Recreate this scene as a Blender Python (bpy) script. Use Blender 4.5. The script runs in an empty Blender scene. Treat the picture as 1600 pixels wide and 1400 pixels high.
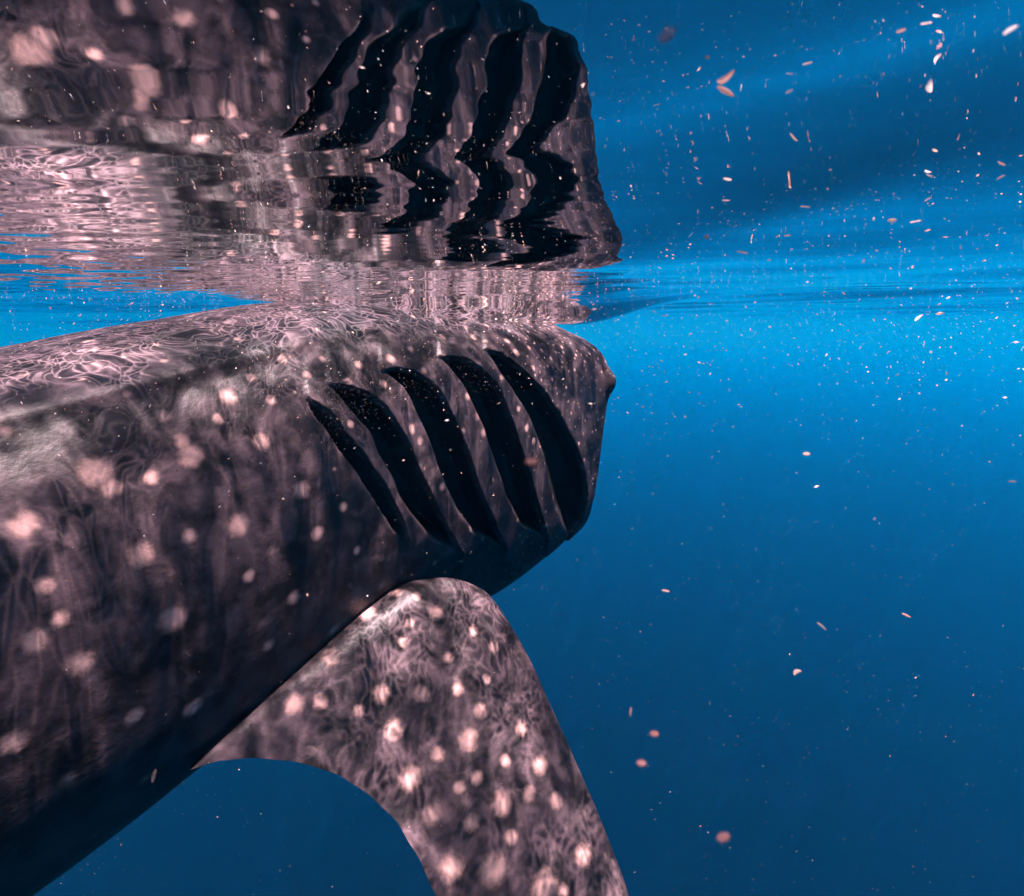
import bpy, math, random
import numpy as np
from mathutils import Matrix, Vector

random.seed(7)
rng = np.random.default_rng(11)
scene = bpy.context.scene
C = scene.collection

# ------------------------------------------------------------------ camera
CAM_Z = -0.14                       # lens 14 cm under the surface
FPX = 1000.0                        # focal length in photo pixels (1600 wide)
PITCH, ROLL = math.radians(10.6), math.radians(0.9)
cam_d = bpy.data.cameras.new("camera")
cam_d.sensor_fit = 'HORIZONTAL'
cam_d.sensor_width = 36.0
cam_d.lens = 36.0 * FPX / 1600.0
cam_d.clip_start = 0.01
cam_d.clip_end = 5000.0
cam_d.dof.use_dof = True
cam_d.dof.focus_distance = 2.5
cam_d.dof.aperture_fstop = 10.0
cam = bpy.data.objects.new("camera", cam_d)
C.objects.link(cam)
f_ = Vector((0, math.cos(PITCH), -math.sin(PITCH)))
r0 = Vector((1, 0, 0))
u0 = r0.cross(f_)
r_ = r0 * math.cos(ROLL) - u0 * math.sin(ROLL)
u_ = r_.cross(f_)
M = Matrix((r_, u_, -f_)).transposed().to_4x4()
M.translation = Vector((0, 0, CAM_Z))
cam.matrix_world = M
scene.camera = cam

CR, CU, CF = np.array(r_), np.array(u_), np.array(f_)
CP = np.array((0, 0, CAM_Z))


def project(P):
    """world points (n,3) -> photo pixels (n,2)"""
    d = P - CP
    z = d @ CF
    return np.stack([800 + FPX * (d @ CR) / z, 700 - FPX * (d @ CU) / z], -1)


def ray(px, py):
    return CF + CR * (px - 800) / FPX - CU * (py - 700) / FPX


# ------------------------------------------------------------------ light
SUN_EL, SUN_AZ = math.radians(72.0), math.radians(-34.0)   # azimuth: compass-free, from +X towards +Y
sun_dir = Vector((math.cos(SUN_EL) * math.cos(SUN_AZ), math.cos(SUN_EL) * math.sin(SUN_AZ), math.sin(SUN_EL)))
world = bpy.data.worlds.new("World")
scene.world = world
world.use_nodes = True
wn = world.node_tree
wn.nodes.clear()
wo = wn.nodes.new("ShaderNodeOutputWorld")
wb = wn.nodes.new("ShaderNodeBackground")
sky = wn.nodes.new("ShaderNodeTexSky")
sky.sky_type = 'NISHITA'
sky.sun_disc = False
sky.sun_elevation = SUN_EL
sky.sun_rotation = math.atan2(sun_dir.x, sun_dir.y)
wb.inputs["Strength"].default_value = 0.05
wn.links.new(sky.outputs[0], wb.inputs[0])
wn.links.new(wb.outputs[0], wo.inputs[0])

sun_d = bpy.data.lights.new("sun", 'SUN')
sun_d.energy = 5.0
sun_d.angle = math.radians(0.4)
sun_d.color = (1.0, 0.76, 0.80)
sun = bpy.data.objects.new("sun", sun_d)
C.objects.link(sun)
sun.rotation_euler = sun_dir.to_track_quat('Z', 'Y').to_euler()

vs = scene.view_settings
vs.view_transform = 'Standard'
vs.look = 'None'
vs.gamma = 1.0
vs.use_curve_mapping = False
vs.exposure = 2.12

cy = scene.cycles
cy.use_denoising = True
cy.max_bounces = 5
cy.use_adaptive_sampling = True
cy.adaptive_threshold = 0.03
cy.adaptive_min_samples = 16
cy.diffuse_bounces = 2
cy.glossy_bounces = 4
cy.transmission_bounces = 2
cy.volume_bounces = 2
cy.transparent_max_bounces = 12
cy.sample_clamp_indirect = 4.0
cy.blur_glossy = 0.3


# ------------------------------------------------------------------ node helpers
class NT:
    def __init__(s, name):
        s.mat = bpy.data.materials.new(name)
        s.mat.use_nodes = True
        s.t = s.mat.node_tree
        s.t.nodes.clear()
        s.out = s.t.nodes.new("ShaderNodeOutputMaterial")

    def n(s, kind, _ins=None, **props):
        nd = s.t.nodes.new(kind)
        for k, v in props.items():
            setattr(nd, k, v)
        for k, v in (_ins or {}).items():
            if isinstance(v, bpy.types.NodeSocket):
                s.t.links.new(v, nd.inputs[k])
            else:
                nd.inputs[k].default_value = v
        return nd

    def math(s, op, a, b=0.0, c=0.0, clamp=False):
        nd = s.n("ShaderNodeMath", {0: a, 1: b, 2: c}, operation=op, use_clamp=clamp)
        return nd.outputs[0]

    def ramp(s, v, lo, hi, a=0.0, b=1.0, smooth=True):
        nd = s.n("ShaderNodeMapRange", {0: v, 1: lo, 2: hi, 3: a, 4: b},
                 interpolation_type='SMOOTHSTEP' if smooth else 'LINEAR')
        return nd.outputs[0]

    def mix(s, f, a, b, blend='MIX'):
        nd = s.n("ShaderNodeMix", data_type='RGBA', blend_type=blend)
        for sock, v in ((nd.inputs[0], f), (nd.inputs[6], a), (nd.inputs[7], b)):
            if isinstance(v, bpy.types.NodeSocket):
                s.t.links.new(v, sock)
            else:
                sock.default_value = v
        return nd.outputs[2]

    def vscale(s, vec, sc):
        return s.n("ShaderNodeVectorMath", {0: vec, 1: sc}, operation='MULTIPLY').outputs[0]

    def noise(s, vec, scale, detail=3.0, rough=0.5, dim='3D', dist=0.0):
        return s.n("ShaderNodeTexNoise", {"Vector": vec, "Scale": scale, "Detail": detail, "Roughness": rough,
                                          "Distortion": dist}, noise_dimensions=dim)

    def link(s, a, b):
        s.t.links.new(a, b)


def mesh_obj(name, verts, faces, mat=None, parent=None, smooth=True):
    me = bpy.data.meshes.new(name)
    verts = np.asarray(verts, dtype=np.float32)
    if isinstance(faces, np.ndarray):
        me.vertices.add(len(verts))
        me.vertices.foreach_set("co", verts.ravel())
        nf, k = faces.shape
        me.loops.add(nf * k)
        me.loops.foreach_set("vertex_index", faces.ravel().astype(np.int32))
        me.polygons.add(nf)
        me.polygons.foreach_set("loop_start", np.arange(0, nf * k, k, dtype=np.int32))
        me.polygons.foreach_set("loop_total", np.full(nf, k, dtype=np.int32))
        me.update(calc_edges=True)
    else:
        me.from_pydata([tuple(v) for v in verts], [], faces)
    me.validate()
    if smooth:
        me.polygons.foreach_set("use_smooth", np.ones(len(me.polygons), dtype=bool))
    if mat:
        me.materials.append(mat)
    o = bpy.data.objects.new(name, me)
    C.objects.link(o)
    if parent:
        o.parent = parent
    return o


def add_attr(o, name, vals):
    a = o.data.attributes.new(name, 'FLOAT', 'POINT')
    a.data.foreach_set("value", np.asarray(vals, dtype=np.float32))


def tag(o, label=None, cat=None, group=None, kind=None):
    if label: o["label"] = label
    if cat: o["category"] = cat
    if group: o["group"] = group
    if kind: o["kind"] = kind
    return o


def sstep(a, b, x):
    t = np.clip((x - a) / (b - a), 0, 1)
    return t * t * (3 - 2 * t)


def grid_faces(nu, nv, wrap_v=False):
    i = np.arange(nu - 1)[:, None]
    j = np.arange(nv if wrap_v else nv - 1)[None, :]
    j2 = (j + 1) % nv
    return np.stack([i * nv + j, (i + 1) * nv + j, (i + 1) * nv + j2, i * nv + j2], -1).reshape(-1, 4)


# smooth value noise in numpy (for shapes, not for colour)
def vnoise(x, y, seed=0):
    def h(i, j):
        v = np.sin(i * 127.1 + j * 311.7 + seed * 74.7) * 43758.5453
        return v - np.floor(v)
    xi, yi = np.floor(x), np.floor(y)
    fx, fy = x - xi, y - yi
    fx, fy = fx * fx * (3 - 2 * fx), fy * fy * (3 - 2 * fy)
    return ((h(xi, yi) * (1 - fx) + h(xi + 1, yi) * fx) * (1 - fy) +
            (h(xi, yi + 1) * (1 - fx) + h(xi + 1, yi + 1) * fx) * fy)


# ------------------------------------------------------------------ the sea
FAR = 1400.0
DEPTH = 48.0

hz = NT("sea_water_volume")
pv = hz.n("ShaderNodeVolumePrincipled", {"Color": (0.0, 0.45, 1.0, 1), "Density": 0.0036, "Anisotropy": 0.42,
                                         "Absorption Color": (0.0, 0.22, 0.9, 1)})
hz.link(pv.outputs[0], hz.out.inputs["Volume"])
hb = FAR - 5
hv = [(-hb, -hb, -DEPTH - 1), (hb, -hb, -DEPTH - 1), (hb, hb, -DEPTH - 1), (-hb, hb, -DEPTH - 1),
      (-hb, -hb, 1.2), (hb, -hb, 1.2), (hb, hb, 1.2), (-hb, hb, 1.2)]
hf = [(0, 3, 2, 1), (4, 5, 6, 7), (0, 1, 5, 4), (1, 2, 6, 5), (2, 3, 7, 6), (3, 0, 4, 7)]
haze = mesh_obj("haze", hv, hf, hz.mat, smooth=False)
tag(haze, "clear blue sea water fading into the distance", kind="stuff")

# near-black bed far below, added to darken the water looking down
fl = NT("added_dark_bed")
tc = fl.n("ShaderNodeTexCoord").outputs["Object"]
nz = fl.noise(tc, 0.15, 5.0)
fcol = fl.mix(nz.outputs["Fac"], (0.0006, 0.0015, 0.003, 1), (0.0015, 0.004, 0.007, 1))
fb = fl.n("ShaderNodeBsdfPrincipled", {"Base Color": fcol, "Roughness": 1.0, "Specular IOR Level": 0.0})
fl.link(fb.outputs[0], fl.out.inputs[0])
n = 60
gx = np.linspace(-FAR, FAR, n)
X, Y = np.meshgrid(gx, gx, indexing='ij')
Z = -DEPTH + 1.2 * (vnoise(X / 90, Y / 90, 3) - .5)
bed = mesh_obj("added_sea_floor", np.stack([X, Y, Z], -1).reshape(-1, 3), grid_faces(n, n), fl.mat)
tag(bed, kind="structure")


# water surface seen from below
def axis(lo, hi, step, far, g=1.07):
    core = np.arange(lo, hi, step)
    a, b = [core[0]], [core[-1]]
    d = step
    while a[-1] > -far:
        d *= g; a.append(a[-1] - d)
    d = step
    while b[-1] < far:
        d *= g; b.append(b[-1] + d)
    return np.concatenate([np.array(a[:0:-1]), core, np.array(b[1:])])


ax_x = axis(-2.4, 2.6, 0.016, FAR)
ax_y = axis(-0.2, 4.0, 0.011, FAR)
X, Y = np.meshgrid(ax_x, ax_y, indexing='ij')


def waves(X, Y):
    Z = np.zeros_like(X)
    dist = np.hypot(X, Y - 1.5)
    wr = np.random.default_rng(5)
    # long swell to short ripples: (wavelength, slope, count, spread of direction)
    for lam, slope, k, spread in ((3.1, .020, 2, 30), (1.7, .020, 3, 35), (0.9, .018, 4, 40), (0.5, .012, 4, 45), (0.24, .004, 5, 60)):
        fade = sstep(60 * lam, 14 * lam, dist)
        for _ in range(k):
            a = math.radians(90 + wr.normal(0, spread))
            ph = wr.uniform(0, 6.28)
            kx, ky = 2 * math.pi / lam * math.cos(a), 2 * math.pi / lam * math.sin(a)
            amp = slope * lam / (2 * math.pi) / math.sqrt(k) * 1.3
            w = np.sin(kx * X + ky * Y + ph + 1.2 * vnoise(X / lam * .6, Y / lam * .6, ph))
            Z += fade * amp * w
    # the shark draws the water down over its head
    sx = (X + 0.955) * math.cos(math.radians(50)) + (Y - 2.724) * math.sin(math.radians(50))
    rx = (X + 0.955) * math.sin(math.radians(50)) - (Y - 2.724) * math.cos(math.radians(50))
    Z -= 0.085 * np.exp(-((sx - 1.0) / 0.75) ** 2 - ((rx - 0.30) / 0.42) ** 2)
    Z -= 0.085 * np.exp(-((sx - 1.48) / 0.38) ** 2 - ((rx - 0.56) / 0.32) ** 2)
    # one steeper wavelet close to the lens: a long far face turns the mirror towards deeper water
    yf = np.interp(X, [-2, -.4, 0, .16, .36, .6, 1.2], [1.55, 1.40, 1.26, 1.0, .60, .50, .50])
    for _ in range(6):
        pad = np.pad(yf, ((1, 1), (0, 0)), mode='edge') if yf.ndim == 2 else np.pad(yf, 1, mode='edge')
        yf = (pad[:-2] + 2 * pad[1:-1] + pad[2:]) / 4 if yf.ndim == 2 else yf
    ph_ = lambda u: .5 * (1 + np.tanh(1.2 * u))
    env = sstep(4.0, 1.5, np.abs(X)) * (1 - .3 * sstep(.2, .5, X))
    Z += env * (0.0105 * ph_((Y - yf * .48) / .10) - 0.028 * ph_((Y - yf) / (.26 * yf)) + 0.0175 * ph_((Y - 2.5) / .8))
    # small ripples stirred up where the back nearly breaks the surface
    m = sstep(-0.25, -0.8, X - 0.1 * (Y - 1.6)) * sstep(5, 3, Y) * sstep(.45, .9, Y) * sstep(-3.5, -2, X)
    for lam, sl, k in ((0.13, .05, 5), (0.07, .05, 6)):
        for _ in range(k):
            a = wr.uniform(0.2, 2.9); ph = wr.uniform(0, 6.28)
            q = 2 * math.pi / lam
            Z += m * sl * lam / 6.28 / math.sqrt(k) * np.sin(q * (math.cos(a) * X + math.sin(a) * Y) + ph + 2.5 * vnoise(X / lam * .4, Y / lam * .4, ph))
    return Z


Z = waves(X, Y)
ws = NT("water_surface_from_below")
tc = ws.n("ShaderNodeTexCoord").outputs["Object"]
sp = ws.n("ShaderNodeSeparateXYZ", {0: tc})
flat = ws.n("ShaderNodeCombineXYZ", {0: sp.outputs[0], 1: sp.outputs[1], 2: 0.0}).outputs[0]
# fine ripples
b1 = ws.noise(ws.vscale(flat, (0.5, 1.0, 1.0)), 7.0, 2.0, 0.5, dim='2D')
b3 = ws.noise(ws.vscale(flat, (0.45, 1, 1)), 0.45, 3.0, 0.6, dim='2D')
h = ws.math('MULTIPLY', b1.outputs["Fac"], 0.0014)
h = ws.math('MULTIPLY_ADD', b3.outputs["Fac"], 0.035, h)
bump = ws.n("ShaderNodeBump", {"Strength": 1.0, "Distance": 1.0, "Height": h}).outputs[0]
fres = ws.n("ShaderNodeFresnel", {"IOR": 1.333, "Normal": bump}).outputs[0]
# painted caustics: a net of light put into the surface's transmission colour
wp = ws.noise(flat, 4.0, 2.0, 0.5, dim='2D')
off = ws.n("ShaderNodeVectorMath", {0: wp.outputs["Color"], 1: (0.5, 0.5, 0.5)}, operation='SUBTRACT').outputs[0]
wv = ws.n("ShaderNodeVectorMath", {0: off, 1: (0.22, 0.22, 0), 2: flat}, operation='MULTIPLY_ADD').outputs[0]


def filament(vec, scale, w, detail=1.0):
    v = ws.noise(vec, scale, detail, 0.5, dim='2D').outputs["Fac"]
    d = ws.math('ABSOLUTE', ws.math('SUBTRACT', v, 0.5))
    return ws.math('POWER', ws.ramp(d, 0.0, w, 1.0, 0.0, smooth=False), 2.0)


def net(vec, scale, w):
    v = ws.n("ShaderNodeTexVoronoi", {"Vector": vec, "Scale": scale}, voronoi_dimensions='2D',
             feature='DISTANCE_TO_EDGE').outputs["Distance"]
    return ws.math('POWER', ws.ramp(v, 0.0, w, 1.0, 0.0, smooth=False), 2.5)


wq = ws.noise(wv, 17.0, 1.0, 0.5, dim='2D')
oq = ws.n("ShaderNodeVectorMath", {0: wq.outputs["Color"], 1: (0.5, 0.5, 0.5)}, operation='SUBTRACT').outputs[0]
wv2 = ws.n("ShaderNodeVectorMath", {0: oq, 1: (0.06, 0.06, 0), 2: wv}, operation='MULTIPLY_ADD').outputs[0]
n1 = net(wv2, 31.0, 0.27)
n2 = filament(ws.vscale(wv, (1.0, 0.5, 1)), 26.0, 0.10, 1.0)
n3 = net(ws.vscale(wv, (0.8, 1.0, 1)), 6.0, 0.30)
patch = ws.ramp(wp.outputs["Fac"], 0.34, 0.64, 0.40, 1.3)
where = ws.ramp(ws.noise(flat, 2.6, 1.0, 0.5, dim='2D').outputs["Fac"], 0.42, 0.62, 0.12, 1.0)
# net weights: painted light strongest over the shark's back, weakest along its flank
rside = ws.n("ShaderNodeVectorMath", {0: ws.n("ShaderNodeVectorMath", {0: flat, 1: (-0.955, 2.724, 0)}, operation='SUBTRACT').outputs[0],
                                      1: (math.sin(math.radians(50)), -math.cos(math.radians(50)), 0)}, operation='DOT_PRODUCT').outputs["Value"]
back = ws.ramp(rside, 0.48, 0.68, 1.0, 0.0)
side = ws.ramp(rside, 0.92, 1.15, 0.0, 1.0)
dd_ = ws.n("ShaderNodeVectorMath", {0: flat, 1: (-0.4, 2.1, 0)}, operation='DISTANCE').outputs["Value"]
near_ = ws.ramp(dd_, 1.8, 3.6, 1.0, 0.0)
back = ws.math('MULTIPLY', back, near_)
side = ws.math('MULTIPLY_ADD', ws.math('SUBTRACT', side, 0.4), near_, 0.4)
net_gain = ws.math('MULTIPLY_ADD', back, 1.0, ws.math('MULTIPLY_ADD', side, 0.65, 0.25))
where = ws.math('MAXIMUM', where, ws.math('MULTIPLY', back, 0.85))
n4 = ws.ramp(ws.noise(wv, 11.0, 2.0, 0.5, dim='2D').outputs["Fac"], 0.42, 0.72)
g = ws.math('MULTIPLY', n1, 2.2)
g = ws.math('MULTIPLY', g, net_gain)
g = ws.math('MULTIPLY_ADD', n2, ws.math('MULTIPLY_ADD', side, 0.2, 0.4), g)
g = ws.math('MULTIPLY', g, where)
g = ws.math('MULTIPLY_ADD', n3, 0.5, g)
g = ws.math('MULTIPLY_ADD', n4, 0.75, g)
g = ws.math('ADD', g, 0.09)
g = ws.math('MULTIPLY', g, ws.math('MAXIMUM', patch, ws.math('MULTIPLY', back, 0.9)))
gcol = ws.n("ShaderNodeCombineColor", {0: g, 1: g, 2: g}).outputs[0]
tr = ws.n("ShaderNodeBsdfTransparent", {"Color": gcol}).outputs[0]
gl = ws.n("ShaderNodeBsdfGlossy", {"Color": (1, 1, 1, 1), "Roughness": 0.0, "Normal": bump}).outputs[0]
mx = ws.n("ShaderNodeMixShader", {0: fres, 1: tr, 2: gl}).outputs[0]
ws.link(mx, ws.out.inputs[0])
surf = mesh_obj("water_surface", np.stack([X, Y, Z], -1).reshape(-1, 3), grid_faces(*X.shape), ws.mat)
tag(surf, kind="structure")

# ------------------------------------------------------------------ the whale shark
HEAD = math.radians(50.0)
P0 = np.array((-0.955, 2.724, 0.0))
Fv = np.array((math.cos(HEAD), math.sin(HEAD), 0.0))
Rv = np.array((math.sin(HEAD), -math.cos(HEAD), 0.0))
Uv = np.array((0, 0, 1.0))
shark = bpy.data.objects.new("whale_shark", None)
C.objects.link(shark)
shark.location = P0
shark.rotation_euler = (0, 0, HEAD)
shark.empty_display_size = 0.3
tag(shark, "dark spotted whale shark with open gill slits swimming just under the surface", "shark")


def to_world(L):
    return P0 + L[:, :1] * Fv - L[:, 1:2] * Rv + L[:, 2:3] * Uv


def to_local(W):
    d = W - P0
    return np.stack([d @ Fv, -(d @ Rv), d @ Uv], -1)


# stations along the body: s, z of the widest line, half width, height above, height below, roundness above, below
ST = np.array([
    (-6.2, -0.66, 0.05, 0.08, 0.08, 1.00, 1.00),
    (-5.6, -0.66, 0.12, 0.14, 0.14, 1.00, 1.00),
    (-4.6, -0.72, 0.28, 0.30, 0.30, 0.95, 0.98),
    (-3.2, -0.84, 0.50, 0.47, 0.50, 0.80, 0.95),
    (-2.0, -0.92, 0.68, 0.63, 1.02, 0.66, 0.92),
    (-1.25, -0.84, 0.71, 0.61, 1.05, 0.67, 0.93),
    (-0.50, -0.76, 0.68, 0.665, 0.95, 0.68, 0.94),
    (0.10, -0.64, 0.66, 0.63, 0.93, 0.70, 0.98),
    (0.65, -0.57, 0.655, 0.535, 1.04, 0.70, 0.97),
    (1.05, -0.55, 0.65, 0.50, 1.10, 0.68, 0.90),
    (1.35, -0.56, 0.645, 0.475, 0.99, 0.64, 0.80),
    (1.50, -0.58, 0.635, 0.44, 0.87, 0.60, 0.70)])


def hermite(xk, yk, x):
    m = np.gradient(yk, xk)
    i = np.clip(np.searchsorted(xk, x) - 1, 0, len(xk) - 2)
    hh = xk[i + 1] - xk[i]
    t = (x - xk[i]) / hh
    return ((1 + 2 * t) * (1 - t) ** 2 * yk[i] + t * (1 - t) ** 2 * hh * m[i] +
            t * t * (3 - 2 * t) * yk[i + 1] + t * t * (t - 1) * hh * m[i + 1])


s_list = np.concatenate([np.linspace(-6.2, -1.75, 90)[:-1], np.arange(-1.75, 1.5, 0.0068), [1.5]])
th = np.concatenate([np.radians(np.arange(-100, 115, 0.55)), np.radians(np.arange(115, 260, 3.0))])
NS, NT_ = len(s_list), len(th)
S, T = np.meshgrid(s_list, th, indexing='ij')
ZC, W, HU, HL, BU, BL = [hermite(ST[:, 0], ST[:, k], S) for k in range(1, 7)]
ct, stn = np.cos(T), np.sin(T)
BX = np.where(np.sin(T) > 0, BU, BL)
Rr = W * np.sign(ct) * np.abs(ct) ** BX
Zz = ZC + np.where(stn > 0, HU, HL) * np.sign(stn) * np.abs(stn) ** BX
# long ridges down the flanks
deg = np.degrees(T)
deg = np.where(deg > 180, deg - 360, deg)
adeg = np.where(np.abs(deg) > 90, np.sign(deg) * 180 - deg, deg)
rid = np.zeros_like(S)
for a0, amp in ((47, .015), (10, .004)):
    q = adeg - a0 - 2 * S
    rid += amp * np.exp(-(q / np.where(q < 0, 4.0, 11.0)) ** 2)
rid *= sstep(0.25, -0.5, S) * sstep(-5.5, -4, S)
Rr = Rr * (1 + rid / np.maximum(W, .1))
Zz = ZC + (Zz - ZC) * (1 + rid / np.maximum(HU, .1))
# the blunt front: the open mouth's rim leans back towards the chin, snout overhangs
zk = np.array([-1.60, -1.38, -1.27, -1.10, -0.80, -0.58, -0.50, -0.44, -0.36, -0.28, -0.16])
ok = np.array([-0.34, -0.12, -0.03, -0.03, 0.00, 0.05, 0.07, 0.08, 0.08, 0.06, -0.04])
K = sstep(0.75, 1.5, S)
Sx = S + K * hermite(zk, ok, np.clip(Zz, -1.6, -.16)) + K * 0.12 * (1 - (Rr / .62) ** 2)
body_pts = np.stack([Sx, -Rr, Zz], -1)


def grid_normals(P):
    du = np.gradient(P, axis=0)
    dv = np.gradient(P, axis=1)
    N = np.cross(du, dv)
    N /= np.linalg.norm(N, axis=-1, keepdims=True) + 1e-9
    c = np.stack([P[..., 0], 0 * P[..., 0], ZC], -1)
    s = np.sign(((P - c) * N).sum(-1, keepdims=True))
    return N * np.where(s == 0, 1, s)


Nn = grid_normals(body_pts)
# eye bulge near the front corner of the mouth
EYE = np.array((1.565, -0.595, -0.44))

# ---- gill slits, outlines traced as (front edge, back edge) and laid on the flank
SL = [
    ([(755, 548), (783, 554), (813, 575), (847, 613), (874, 651), (897, 696), (909, 730), (914, 770), (906, 812), (888, 840)],
     [(755, 548), (772, 567), (791, 598), (810, 628), (830, 662), (843, 700), (855, 745), (866, 790), (888, 840)]),
    ([(685, 558), (723, 560), (749, 575), (772, 601), (787, 632), (802, 670), (813, 707), (826, 745), (836, 775), (847, 810), (856, 842)],
     [(685, 558), (700, 571), (723, 601), (741, 635), (757, 670), (765, 700), (775, 735), (791, 778), (815, 820), (856, 842)]),
    ([(596, 579), (617, 577), (647, 582), (670, 598), (688, 620), (704, 647), (719, 681), (734, 719), (745, 753), (760, 791), (775, 828), (791, 855)],
     [(596, 579), (609, 590), (628, 605), (643, 628), (658, 662), (671, 692), (682, 730), (696, 764), (713, 802), (740, 835), (791, 855)]),
    ([(514, 601), (545, 604), (575, 617), (601, 637), (620, 666), (639, 700), (654, 738), (673, 775), (692, 817), (711, 848), (722, 866)],
     [(514, 601), (529, 620), (552, 647), (575, 677), (590, 711), (605, 738), (622, 772), (643, 806), (672, 840), (722, 866)]),
    ([(478, 622), (511, 645), (541, 679), (567, 713), (590, 747), (613, 781), (628, 819), (636, 848)],
     [(478, 622), (490, 648), (516, 684), (545, 721), (568, 755), (588, 785), (610, 823), (636, 848)]),
]


def dist_poly(P, poly):
    best = np.full(len(P), 1e9)
    for (x0, y0), (x1, y1) in zip(poly[:-1], poly[1:]):
        dx, dy = x1 - x0, y1 - y0
        t = np.clip(((P[:, 0] - x0) * dx + (P[:, 1] - y0) * dy) / (dx * dx + dy * dy), 0, 1)
        best = np.minimum(best, np.hypot(P[:, 0] - x0 - t * dx, P[:, 1] - y0 - t * dy))
    return best


def inside(P, poly):
    r = np.zeros(len(P), bool)
    n_ = len(poly)
    for i in range(n_):
        x0, y0 = poly[i]; x1, y1 = poly[(i + 1) % n_]
        if y0 == y1: continue
        c = ((y0 > P[:, 1]) != (y1 > P[:, 1])) & (P[:, 0] < (x1 - x0) * (P[:, 1] - y0) / (y1 - y0) + x0)
        r ^= c
    return r


flatp = body_pts.reshape(-1, 3)
Wp = to_world(flatp)
px = project(Wp)
near = ((S > -0.4) & (adeg > -85) & (np.abs(deg) < 89)).reshape(-1)
idx = np.where(near)[0]
pp = px[idx] + 5.0 * np.stack([vnoise(px[idx, 0] / 34, px[idx, 1] / 34, 21) - .5, vnoise(px[idx, 0] / 34, px[idx, 1] / 34, 22) - .5], -1)
slit = np.zeros(len(flatp)); slit_id = np.full(len(flatp), -1)
flap = np.zeros(len(flatp))
for k, (fr, bk) in enumerate(SL):
    ins = inside(pp, fr + bk[-2:0:-1])
    df, db = dist_poly(pp, fr), dist_poly(pp, bk)
    d = np.where(ins, sstep(0, 4.5, df) * sstep(0, 26 if k < 4 else 14, db + 2), 0)
    m_ = d > 0
    slit[idx[m_]] = d[m_]; slit_id[idx[m_]] = k
    # the flap in front of the slit stands a little proud
    outs = ~ins & (pp[:, 0] > np.interp(pp[:, 1], [p[1] for p in fr if True], [p[0] for p in fr]) - 2)
    flap[idx] += np.where(outs, 0.014 * np.exp(-df / 22.0), 0)
disp = -np.where(slit_id == 0, 0.08, 0.10) * slit + np.minimum(flap, .016)
deye = np.linalg.norm(flatp - EYE, axis=1)
disp += 0.065 * np.exp(-(deye / 0.06) ** 2)
# soft folds of skin
disp += (0.006 * (vnoise(S * 2.2, T * 3.1, 2) - .5) + 0.003 * (vnoise(S * 7, T * 6, 9) - .5)).reshape(-1) * (slit < .05)
flatp = flatp + Nn.reshape(-1, 3) * disp[:, None]

# ---- spots: where the photograph shows them, then scattered elsewhere
fin_mask_spots = []
SPOTS = [(355, 620, 15), (408, 690, 15), (470, 765, 16), (370, 818, 20), (497, 832, 13), (300, 712, 20), (285, 690, 13),
         (150, 735, 24), (175, 760, 16), (218, 865, 20), (270, 968, 22), (125, 1035, 20), (40, 820, 20), (70, 915, 14),
         (340, 655, 10), (255, 650, 12), (460, 935, 14), (300, 1105, 16), (55, 1000, 18), (20, 1160, 18), (95, 965, 14),
         (210, 1120, 15), (295, 838, 13), (235, 745, 12), (420, 1010, 12), (560, 860, 9), (535, 790, 9), (390, 900, 12),
         (540, 598, 8), (610, 562, 10), (640, 545, 8), (560, 570, 9), (690, 527, 7), (738, 528, 8), (755, 535, 7), (790, 535, 7),
         (805, 553, 8), (825, 545, 5), (845, 548, 5), (860, 560, 5), (830, 575, 5), (598, 600, 9), (660, 580, 7), (640, 600, 9),
         (545, 662, 8), (560, 640, 8), (640, 672, 9), (655, 690, 8), (730, 620, 8), (745, 650, 9), (755, 675, 8), (808, 640, 6),
         (822, 670, 7), (833, 690, 7), (780, 590, 6), (720, 745, 8), (640, 740, 7), (690, 760, 8), (735, 825, 8), (790, 700, 6),
         (865, 775, 7), (850, 820, 6), (800, 780, 6), (440, 560, 9), (395, 590, 9), (480, 585, 8), (425, 625, 9), (505, 560, 7)]
NsF = Nn.reshape(-1, 3)
camloc = to_local(CP[None])[0]
facing = ((camloc - body_pts.reshape(-1, 3)) * NsF).sum(1) > 0
vis = np.where(facing & (S.reshape(-1) > -1.74) & (np.abs(deg.reshape(-1)) < 112))[0]
centres = []
for x, y, r in SPOTS:
    d2 = (px[vis, 0] - x) ** 2 + (px[vis, 1] - y) ** 2
    i = vis[np.argmin(d2)]
    D = np.linalg.norm(Wp[i] - CP)
    centres.append((*flatp[i], r / FPX * D * 0.84, 1.0))
cand = rng.permutation(len(flatp))[:9000]
sfl = S.reshape(-1)
for i in cand:
    s_ = sfl[i]
    if slit[i] > 0: continue
    small = s_ > 0.85
    top = flatp[i][2] > -0.30
    rr = rng.uniform(.007, .011) if small else (rng.uniform(.014, .024) if (top or s_ > 0.1) else rng.uniform(.020, .036))
    gap = (0.026 if small else (0.10 if (top or s_ > 0.1) else 0.19)) * rng.uniform(.8, 1.5)
    c = flatp[i]
    if all((c[0] - q[0]) ** 2 + (c[1] - q[1]) ** 2 + (c[2] - q[2]) ** 2 > (gap + .5 * q[3]) ** 2 for q in centres):
        centres.append((*c, rr, rng.uniform(.6, 1.0) if small else rng.uniform(.35, .8)))


def spot_field(P, cs):
    v = np.zeros(len(P))
    for x, y, z, r, w_ in cs:
        m_ = np.where(np.abs(P[:, 0] - x) < 2 * r)[0]
        if not len(m_): continue
        q = P[m_]
        d = np.sqrt((q[:, 0] - x) ** 2 + (q[:, 1] - y) ** 2 + (q[:, 2] - z) ** 2) / r
        v[m_] = np.maximum(v[m_], w_ * np.clip(1 - d * .5, 0, 1))
    return v


spot = spot_field(flatp, centres)

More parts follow.
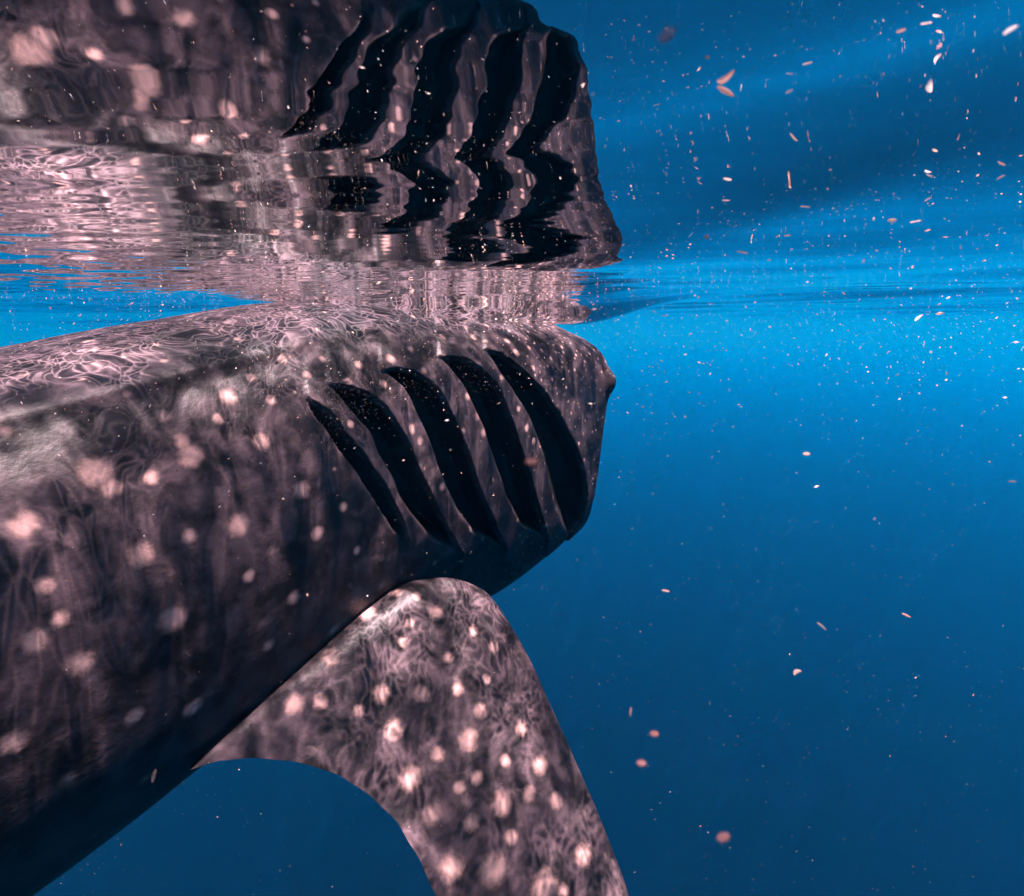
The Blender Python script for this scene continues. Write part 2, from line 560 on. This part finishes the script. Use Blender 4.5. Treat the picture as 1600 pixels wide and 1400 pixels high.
# ---- skin
sk = NT("whale_shark_skin")
tc = sk.n("ShaderNodeTexCoord").outputs["Object"]
aspot = sk.n("ShaderNodeAttribute", attribute_name="spot").outputs["Fac"]
aslit = sk.n("ShaderNodeAttribute", attribute_name="slit").outputs["Fac"]
n_big = sk.noise(tc, 3.2, 4.0, 0.55).outputs["Fac"]
n_mid = sk.noise(tc, 13.0, 5.0, 0.62).outputs["Fac"]
n_fin = sk.noise(tc, 60.0, 4.0, 0.6).outputs["Fac"]
mott = sk.math('MULTIPLY_ADD', n_mid, 0.55, sk.math('MULTIPLY', n_big, 0.45))
mott = sk.ramp(mott, 0.38, 0.64)
base = sk.mix(mott, (0.007, 0.0055, 0.0062, 1), (0.056, 0.038, 0.043, 1))
blot = sk.ramp(sk.noise(tc, 5.5, 4.0, 0.65, dist=0.6).outputs["Fac"], 0.55, 0.72)
base = sk.mix(sk.math('MULTIPLY', blot, 0.5), base, (0.14, 0.095, 0.10, 1))
sfac = sk.math('ADD', aspot, sk.math('MULTIPLY', sk.math('SUBTRACT', n_fin, 0.5), 0.30))
sfac = sk.math('ADD', sfac, sk.math('MULTIPLY', sk.math('SUBTRACT', n_mid, 0.5), 0.30))
sfac = sk.ramp(sfac, 0.34, 0.90)
col = sk.mix(sfac, base, (0.36, 0.22, 0.195, 1))
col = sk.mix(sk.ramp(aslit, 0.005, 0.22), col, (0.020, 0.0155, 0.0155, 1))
hb_ = sk.math('MULTIPLY_ADD', n_fin, 0.0022, sk.math('MULTIPLY', n_mid, 0.004))
bmp = sk.n("ShaderNodeBump", {"Strength": 0.7, "Distance": 1.0, "Height": hb_}).outputs[0]
rough = sk.ramp(aslit, 0.03, 0.3, 0.5, 0.9)
spec = sk.ramp(aslit, 0.03, 0.3, 0.25, 0.0)
pb = sk.n("ShaderNodeBsdfPrincipled", {"Base Color": col, "Roughness": rough, "Specular IOR Level": spec, "Normal": bmp})
sk.link(pb.outputs[0], sk.out.inputs[0])

# ---- body faces, gill pockets as parts, mouth lining
F4 = grid_faces(NS, NT_, True)
fs = slit[F4]
pocket = (fs.min(1) > 0.5)
fid = slit_id[F4].max(1)


def sub_mesh(name, P, F, attrs, mat, parent):
    used = np.unique(F)
    re = np.full(len(P), -1); re[used] = np.arange(len(used))
    o = mesh_obj(name, P[used], re[F], mat, parent)
    for k_, v_ in attrs.items():
        add_attr(o, k_, v_[used])
    return o


F4f = F4[:, ::-1]
# rim, rolled lip and mouth cavity follow the last ring
ring = flatp[(NS - 1) * NT_:].copy()
cent = ring.mean(0)
layers = []
for off_, sc_ in ((0.025, 0.96), (0.04, 0.90), (0.035, 0.83), (0.0, 0.75), (-0.20, 0.62), (-0.55, 0.50), (-0.85, 0.32), (-0.95, 0.02)):
    L = cent + (ring - cent) * np.array((1, sc_, sc_))
    L[:, 0] = ring[:, 0] + off_ + (cent[0] - ring[:, 0]) * (0.0 if off_ > -.1 else .6)
    layers.append(L)
lip = np.concatenate([ring] + layers[:4])
lipF = grid_faces(5, NT_, True)
cav = np.concatenate(layers[3:])
cavF = grid_faces(len(layers) - 3, NT_, True)
body_all = np.concatenate([flatp, lip[NT_:]])
lipF2 = lipF + (NS - 1) * NT_
F_body = np.concatenate([F4[~pocket], lipF2])
z_lip = np.zeros(len(lip) - NT_)
body = sub_mesh("body", body_all, F_body[:, ::-1], {"spot": np.concatenate([spot, z_lip]), "slit": np.concatenate([slit, z_lip])},
                sk.mat, shark)
for k in range(5):
    sub_mesh("gill_slit", flatp, F4f[pocket & (fid == k)], {"spot": spot * 0, "slit": slit}, sk.mat, shark)

mo = NT("mouth_lining")
nm = mo.noise(mo.n("ShaderNodeTexCoord").outputs["Object"], 8.0)
mcol = mo.mix(nm.outputs["Fac"], (0.10, 0.075, 0.075, 1), (0.2, 0.15, 0.14, 1))
mb_ = mo.n("ShaderNodeBsdfPrincipled", {"Base Color": mcol, "Roughness": 0.7})
mo.link(mb_.outputs[0], mo.out.inputs[0])
mesh_obj("mouth", cav, cavF[:, ::-1], mo.mat, shark)

# eyes
ey = NT("eye_black")
eb = ey.n("ShaderNodeBsdfPrincipled", {"Base Color": (0.012, 0.012, 0.014, 1), "Roughness": 0.15})
ey.link(eb.outputs[0], ey.out.inputs[0])
for sgn in (1, -1):
    nu, nv = 10, 16
    a, b = np.meshgrid(np.linspace(0, math.pi, nu), np.linspace(0, 2 * math.pi, nv, endpoint=False), indexing='ij')
    c = EYE * np.array((1, sgn, 1)) + np.array((0.062, -0.022 * sgn, 0.0))
    V = np.stack([c[0] + .022 * np.sin(a) * np.cos(b), c[1] + .022 * np.sin(a) * np.sin(b), c[2] + .022 * np.cos(a)], -1)
    mesh_obj("eye", V.reshape(-1, 3), grid_faces(nu, nv, True), ey.mat, shark)


# ---- fins
def fin(name, LE, TE, thick, nspan, nch, spots_px=None, mirror=False, up=None, attrs_noise=0):
    """LE, TE: (n,3) local points root to tip; a lens-shaped blade between them."""
    LE, TE = np.array(LE, float), np.array(TE, float)
    t = np.linspace(0, 1, nspan)
    tk = np.linspace(0, 1, len(LE))
    le = np.stack([hermite(tk, LE[:, k], t) for k in range(3)], -1)
    te = np.stack([hermite(tk, TE[:, k], t) for k in range(3)], -1)
    te += (le - te) * (0.0022 * np.sin(38 * t + 3 * np.sin(9 * t)) + 0.002 * np.sin(83 * t + 2) + 0.002 * (vnoise(t * 60, t * 0, 8) - .5))[:, None]
    cfr = (1 - np.cos(np.linspace(0, math.pi, nch))) / 2
    mid = le[:, None] * (1 - cfr[None, :, None]) + te[:, None] * cfr[None, :, None]
    du, dv = np.gradient(mid, axis=0), np.gradient(mid, axis=1)
    N = np.cross(du, dv); N /= np.linalg.norm(N, axis=-1, keepdims=True) + 1e-9
    if up is not None and (N.mean((0, 1)) @ np.array(up)) < 0: N = -N
    prof = 1.9 * np.sqrt(cfr) * (1 - cfr) ** 0.95
    th_ = np.interp(t, np.linspace(0, 1, len(thick)), thick)[:, None] * prof[None]
    wob = 0.006 * (vnoise(mid[..., 0] * 9, mid[..., 1] * 9 + mid[..., 2] * 5, 4) - .5)
    topv = mid + N * (th_ + wob)[..., None]
    botv = mid + N * (wob - th_)[..., None]
    ringv = np.concatenate([topv, botv[:, -2:0:-1]], 1)
    nr = ringv.shape[1]
    Fc = grid_faces(nspan, nr, True)
    V = ringv.reshape(-1, 3)
    capc = ringv[-1].mean(0)
    if mirror:
        V = V * np.array((1, -1, 1)); Fc = Fc[:, ::-1]
    return V, Fc, ringv.shape


# pectoral fin: plane through three points, outline laid on it
A = CP + ray(600, 930) * (2.38 / (ray(600, 930)[1]))
Bp = CP + ray(985, 1400) * (2.15 / (ray(985, 1400)[1]))
Tp = CP + ray(300, 1195) * (1.79 / (ray(300, 1195)[1]))
PN = np.cross(Bp - A, Tp - A); PN /= np.linalg.norm(PN)
if PN[2] < 0: PN = -PN


def on_fin(x, y, lift=0.0):
    d = ray(x, y)
    t = ((A - CP) @ PN) / (d @ PN)
    return CP + d * t + PN * lift


LEp = [(590, 960, -.11), (625, 915, -.06), (690, 903, 0), (742, 915, 0), (776, 945, 0), (822, 1020, 0), (868, 1120, 0), (906, 1205, 0), (942, 1290, 0), (985, 1400, -.01), (1015, 1500, -.03), (1018, 1640, -.06), (985, 1760, -.1)]
TEp = [(500, 1050, -.11), (390, 1120, -.08), (298, 1197, -.02), (352, 1187, 0), (420, 1186, 0), (496, 1200, 0), (560, 1230, 0), (610, 1274, 0), (648, 1330, 0), (683, 1400, -.01), (735, 1490, -.03), (830, 1640, -.06), (980, 1765, -.1)]
LEl = to_local(np.array([on_fin(*q) for q in LEp]))
TEl = to_local(np.array([on_fin(*q) for q in TEp]))
V, Fc, shp = fin("pectoral_fin", LEl, TEl, [.05, .07, .075, .07, .06, .052, .045, .04, .035, .03, .024, .016, .004], 260, 110, up=(0, -.6, .7))
FSP = [(620, 925, 11), (575, 957, 13), (680, 960, 12), (640, 975, 8), (515, 1030, 14), (595, 1085, 14), (660, 1083, 13), (715, 1075, 10),
       (750, 1110, 11), (615, 1140, 15), (733, 1155, 15), (685, 1175, 11), (815, 1140, 11), (845, 1195, 13), (640, 1218, 17),
       (785, 1255, 17), (745, 1215, 10), (825, 1240, 11), (675, 1275, 13), (735, 1285, 12), (870, 1250, 11), (910, 1335, 14),
       (705, 1355, 18), (770, 1360, 20), (850, 1385, 20), (800, 1310, 10), (460, 1100, 14), (500, 1098, 12), (700, 1030, 9),
       (630, 1005, 9), (740, 985, 9), (770, 1010, 9), (560, 1110, 9), (790, 1190, 9), (880, 1390, 9), (760, 1060, 8), (650, 930, 8), (720, 1230, 9)]
wf = to_world(V)
pf = project(wf)
ntop = shp[1]
topmask = (np.arange(len(V)) % shp[1]) < 110
fc_ = []
for x, y, r in FSP:
    ii = np.where(topmask)[0]
    i = ii[np.argmin((pf[ii, 0] - x) ** 2 + (pf[ii, 1] - y) ** 2)]
    fc_.append((*V[i], r / FPX * np.linalg.norm(wf[i] - CP) * 0.95, 1.0))
for i in rng.permutation(len(V))[:1500]:
    if pf[i, 1] > 1420 and topmask[i] and all(np.linalg.norm(V[i] - np.array(q[:3])) > .1 for q in fc_):
        fc_.append((*V[i], rng.uniform(.02, .035), .9))
fs_ = spot_field(V, fc_)
fo = mesh_obj("pectoral_fin", V, Fc, sk.mat, shark)
add_attr(fo, "spot", fs_); add_attr(fo, "slit", fs_ * 0)
fo2 = mesh_obj("pectoral_fin", V * np.array((1, -1, 1)), Fc[:, ::-1], sk.mat, shark)
add_attr(fo2, "spot", fs_); add_attr(fo2, "slit", fs_ * 0)

# dorsal fin and tail (behind the frame's left edge)
for nm, le, te, tk in (
    ("dorsal_fin", [(-2.45, 0, -.4), (-2.62, 0, -.1), (-2.9, 0, .16), (-3.1, 0, .26)], [(-3.15, 0, -.45), (-3.1, 0, -.2), (-3.14, 0, .08), (-3.16, 0, .25)], [.07, .05, .03, .006]),
    ("tail_fin", [(-5.7, 0, -.6), (-6.1, 0, -.35), (-6.6, 0, .0), (-7.0, 0, .35)], [(-6.25, 0, -.68), (-6.5, 0, -.5), (-6.85, 0, -.1), (-7.05, 0, .33)], [.06, .05, .03, .006]),
    ("tail_fin", [(-5.7, 0, -.66), (-6.0, 0, -.85), (-6.25, 0, -1.1), (-6.45, 0, -1.3)], [(-6.25, 0, -.6), (-6.3, 0, -.8), (-6.4, 0, -1.05), (-6.48, 0, -1.29)], [.06, .05, .03, .006])):
    V, Fc, shp = fin(nm, le, te, tk, 24, 16)
    o = mesh_obj(nm, V, Fc, sk.mat, shark)
    add_attr(o, "spot", np.zeros(len(V))); add_attr(o, "slit", np.zeros(len(V)))


# ------------------------------------------------------------------ drifting particles
pm = NT("plankton")
ob = pm.n("ShaderNodeObjectInfo").outputs["Random"]
geo = pm.n("ShaderNodeNewGeometry").outputs["Random Per Island"]
rnd = pm.math('FRACT', pm.math('ADD', ob, geo))
pc = pm.mix(rnd, (0.80, 0.48, 0.36, 1), (0.82, 0.78, 0.72, 1))
pd = pm.n("ShaderNodeBsdfPrincipled", {"Base Color": pc, "Roughness": 0.5})
ptr = pm.n("ShaderNodeBsdfTranslucent", {"Color": pc}).outputs[0]
pmx = pm.n("ShaderNodeMixShader", {0: 0.55, 1: pd.outputs[0], 2: ptr}).outputs[0]
pclear = pm.n("ShaderNodeBsdfTransparent").outputs[0]
lw = pm.n("ShaderNodeLayerWeight", {"Blend": 0.35}).outputs["Facing"]
pmz = pm.n("ShaderNodeMixShader", {0: pm.ramp(lw, 0.1, 0.95, 0.25, 0.85), 1: pmx, 2: pclear}).outputs[0]
pm.link(pmz, pm.out.inputs[0])

OCT = np.array([(1, 0, 0), (-1, 0, 0), (0, 1, 0), (0, -1, 0), (0, 0, 1), (0, 0, -1)], float)
OCF = np.array([(0, 2, 4), (2, 1, 4), (1, 3, 4), (3, 0, 4), (2, 0, 5), (1, 2, 5), (3, 1, 5), (0, 3, 5)])


def specks(name, pos, rad, longer, lean=(1, .5, .5)):
    n_ = len(pos)
    d = rng.normal(size=(n_, 3)) * np.array(lean); d[:, 2] += .35 * d[:, 0]; d /= np.linalg.norm(d, axis=1, keepdims=True)
    a_ = np.cross(d, rng.normal(size=(n_, 3))); a_ /= np.linalg.norm(a_, axis=1, keepdims=True)
    b_ = np.cross(d, a_)
    V_ = (pos[:, None] + OCT[None, :, :1] * (d * (rad * longer)[:, None])[:, None] +
          OCT[None, :, 1:2] * (a_ * rad[:, None])[:, None] + OCT[None, :, 2:] * (b_ * rad[:, None])[:, None])
    F_ = (OCF[None] + 6 * np.arange(n_)[:, None, None]).reshape(-1, 3)
    return mesh_obj(name, V_.reshape(-1, 3), F_, pm.mat)


def clear_of_shark(P, m_=1.06):
    L = to_local(P)
    zc = hermite(ST[:, 0], ST[:, 1], np.clip(L[:, 0], -6.2, 1.5))
    w = hermite(ST[:, 0], ST[:, 2], np.clip(L[:, 0], -6.2, 1.5))
    hu = np.where(L[:, 2] > zc, hermite(ST[:, 0], ST[:, 3], np.clip(L[:, 0], -6.2, 1.5)), hermite(ST[:, 0], ST[:, 4], np.clip(L[:, 0], -6.2, 1.5)))
    return ((L[:, 1] / w) ** 2 + ((L[:, 2] - zc) / hu) ** 2 > m_) | (L[:, 0] > 1.75)


N_ = 23000
P = np.stack([rng.uniform(-3.5, 5, N_), rng.uniform(.45, 8, N_), -rng.uniform(.03 ** .6, 4 ** .6, N_) ** (1 / .6)], -1)
P = P[clear_of_shark(P)]
rad = np.clip(np.exp(rng.normal(-7.15, .55, len(P))), .0003, .0032)
rad *= np.clip(P[:, 1] / 1.3, .45, 1.3) * np.where(P[:, 2] < -.45, .62, 1.0)
N2 = 1500      # coarser specks hanging close under the surface
P2 = np.stack([rng.uniform(-.95, 1.5, N2), rng.uniform(.32, 1.9, N2), -rng.uniform(.008, .30, N2)], -1)
r2 = np.clip(np.exp(rng.normal(-7.45, .45, N2)), .0003, .0011) * np.clip(P2[:, 1] / .8, .5, 1.6)
P, rad = np.concatenate([P, P2]), np.concatenate([rad, r2])
sn = specks("marine_snow", P, rad, rng.uniform(1, 3.2, len(P)))
tag(sn, "fine pale specks of plankton drifting all through the blue water", kind="stuff")

# bubbles streaming off the gill flaps and caught under the surface
Bq = []
for x, y, sx, sy, k in ((700, 590, 26, 20, 170), (560, 628, 26, 22, 170), (620, 600, 22, 18, 90), (770, 590, 16, 20, 70),
                        (500, 640, 24, 24, 110), (525, 690, 18, 26, 60), (660, 560, 30, 12, 90)):
    for _ in range(k):
        gx_, gy_ = rng.normal(x, sx), rng.normal(y, sy)
        i = vis[np.argmin((px[vis, 0] - gx_) ** 2 + (px[vis, 1] - gy_) ** 2)]
        Bq.append(flatp[i] + NsF[i] * (0.004 + rng.exponential(.015) + (.10 * slit[i])))
Bq = to_world(np.array(Bq))
k = 900
bx_, by_ = rng.uniform(-2.0, 0.7, k), rng.uniform(1.0, 3.6, k)
Bs = np.stack([bx_, by_, waves(bx_, by_) - .002 - rng.exponential(.004, k)], -1)
Bs = Bs[clear_of_shark(Bs, 1.0)]
Bq = np.concatenate([Bq, Bs])
bb = specks("bubbles", Bq, np.clip(np.exp(rng.normal(-7.1, .35, len(Bq))), .0004, .002), rng.uniform(1, 1.3, len(Bq)))
tag(bb, "tiny white bubbles at the gill slits and under the surface", kind="stuff")


# larger flakes of plankton, each its own thing
dm = NT("dull_plankton")
dd = dm.n("ShaderNodeBsdfPrincipled", {"Base Color": (0.30, 0.13, 0.11, 1), "Roughness": 0.6}).outputs[0]
dt = dm.n("ShaderNodeBsdfTranslucent", {"Color": (0.30, 0.15, 0.13, 1)}).outputs[0]
dx = dm.n("ShaderNodeMixShader", {0: 0.5, 1: dd, 2: dt}).outputs[0]
dlw = dm.n("ShaderNodeLayerWeight", {"Blend": 0.4}).outputs["Facing"]
dz = dm.n("ShaderNodeMixShader", {0: dm.ramp(dlw, 0.0, 0.9, 0.6, 0.95), 1: dx, 2: dm.n("ShaderNodeBsdfTransparent").outputs[0]}).outputs[0]
dm.link(dz, dm.out.inputs[0])


def flake_mesh(kind, mat=pm.mat):
    nu, nv = 9, 10
    a_, b_ = np.meshgrid(np.linspace(0.05, math.pi - .05, nu), np.linspace(0, 2 * math.pi, nv, endpoint=False), indexing='ij')
    x = -np.cos(a_); rr = np.sin(a_)
    wob = 1 + .35 * (vnoise(x * 3 + 7, b_ * 1.3, kind + 3) - .5)
    ly, lz = {0: (.50, .25), 1: (.24, .14), 2: (.36, .10), 3: (.8, .35)}[kind]
    y = rr * np.cos(b_) * ly * wob + (-.55 * x * x + .2 if kind == 0 else (-.12 * x * x if kind == 1 else 0))
    z = rr * np.sin(b_) * lz * wob
    V_ = np.stack([x, y, z], -1).reshape(-1, 3)
    F_ = [tuple(q) for q in grid_faces(nu, nv, True)] + [tuple(range(nv))[::-1], tuple(range((nu - 1) * nv, nu * nv))]
    me = bpy.data.meshes.new("plankton_flake")
    me.from_pydata([tuple(v) for v in V_], [], F_)
    for p_ in me.polygons: p_.use_smooth = True
    me.materials.append(mat)
    return me


FM = [flake_mesh(k_) for k_ in range(4)]
DM = flake_mesh(3, dm.mat)
# px, py, half length in px, angle (deg, screen), distance, kind, label
FL = [
    (1133, 142, 18, -25, .42, 0, "pink bean-shaped plankton flake, largest of those in the upper right water"),
    (1577, 47, 22, 35, .30, 1, "pale spindle flake nearest the top right corner of the picture"),
    (1493, 67, 15, 25, .50, 1, "slim pink flake left of the pale spindle flake near the top right corner"),
    (1440, 12, 10, 30, .60, 1, "small pink flake at the top edge towards the right corner"),
    (748, 144, 22, 0, .46, 2, "orange bar-shaped flake in front of the mirrored gill slits"),
    (971, 61, 13, 32, .55, 1, "bright slanting sliver just right of the mirrored head's top"),
    (989, 72, 7, 10, .60, 2, "short bright sliver below the slanting sliver by the mirrored head's top"),
    (1042, 55, 20, 60, .20, 3, "blurred dull flake close to the lens right of the mirrored head's top"),
    (1076, 117, 7, 0, .60, 2, "upper of two stacked short bars left of the pink bean-shaped flake"),
    (1076, 131, 7, 0, .62, 2, "lower of two stacked short bars left of the pink bean-shaped flake"),
    (1488, 111, 9, 20, .55, 3, "roundish bright flake under the slim pink flake at upper right"),
    (1539, 103, 9, 40, .60, 1, "thin tilted flake right of the roundish bright flake at upper right"),
    (1405, 92, 6, 20, .70, 1, "tiny pink flake left of the roundish bright flake at upper right"),
    (1449, 128, 8, 30, .65, 2, "ragged pink flake below left of the roundish bright flake"),
    (1258, 323, 11, 3, .60, 2, "cream bar-shaped flake alone in the dark band of the mirrored water"),
    (1230, 368, 8, 15, .70, 1, "pale sliver below the cream bar-shaped flake"),
    (1394, 344, 8, 10, .60, 3, "round cream flake, left of a pair in the mirrored water at right"),
    (1430, 346, 10, 10, .60, 2, "flat cream flake, right of a pair in the mirrored water at right"),
    (1450, 311, 7, 30, .65, 1, "small flake above the pair of cream flakes at right"),
    (1449, 360, 6, 20, .65, 2, "small flake below the pair of cream flakes at right"),
    (1160, 394, 10, -15, .50, 2, "soft pink flake hanging under the surface right of the nose reflection"),
    (1134, 313, 8, 0, .70, 2, "white dash right of the mirrored nose"),
    (1254, 226, 8, 30, .75, 1, "white slanting dash in the middle of the mirrored water"),
    (1104, 370, 5, 70, .60, 3, "tiny white dot-like flake left of the soft pink flake under the surface"),
    (1469, 255, 6, 20, .60, 3, "reddish dot-like flake in the darkest band at right"),
    (1563, 277, 8, 30, .60, 1, "pale sliver near the right edge in the mirrored water"),
    (1435, 496, 11, 35, .90, 1, "pinkish sliver just under the surface line at right"),
    (1260, 709, 6, 0, .60, 3, "small roundish flake alone in the mid-water right of the head"),
    (1582, 752, 7, 0, .60, 2, "pink flake near the right edge below the surface"),
    (1284, 978, 11, -40, .70, 1, "orange tilted sliver in the deep water right of the fin"),
    (1040, 923, 8, -10, .80, 2, "pink sliver right of the shark's throat"),
    (1416, 961, 8, -25, .80, 1, "pale pink sliver in the deep water towards the right edge"),
    (1245, 1050, 8, 30, .70, 0, "small curved pink flake below the orange tilted sliver"),
    (1022, 1146, 9, 0, .40, 3, "dull pink flake beside the fin's leading edge, upper of two"),
    (1002, 1192, 9, 0, .33, 3, "dull pink flake beside the fin's leading edge, lower of two"),
    (985, 1112, 8, 80, .50, 1, "upright grey-pink flake next to the fin's leading edge"),
    (1130, 1308, 12, 20, .26, 3, "blurred brownish flake low in the deep blue right of the fin"),
    (833, 720, 16, 10, .24, 3, "blurred reddish flake in front of the foremost gill slits"),
    (240, 1212, 12, 80, .45, 1, "upright orange sliver at the belly's lower edge left of the fin"),
]
for x, y, hl_, ang, dist_, kd, lab in FL:
    o = bpy.data.objects.new("plankton_flake", DM if kd == 3 and dist_ < .45 else FM[kd])
    C.objects.link(o)
    d = ray(x, y)
    pos = CP + d * dist_
    t_ = math.radians(ang)
    X_ = CR * math.cos(t_) + CU * math.sin(t_) + CF * rng.uniform(-.3, .3)
    X_ /= np.linalg.norm(X_)
    Z_ = -CF * .5 + Uv; Z_ = Z_ - X_ * (Z_ @ X_); Z_ /= np.linalg.norm(Z_)
    Y_ = np.cross(Z_, X_)
    m4 = Matrix((X_.tolist(), Y_.tolist(), Z_.tolist())).transposed().to_4x4()
    hl_ *= .85
    m4.translation = Vector(pos.tolist())
    o.matrix_world = m4 @ Matrix.Scale(hl_ / FPX * dist_, 4)
    tag(o, lab, "plankton", "larger plankton flakes drifting in the water")
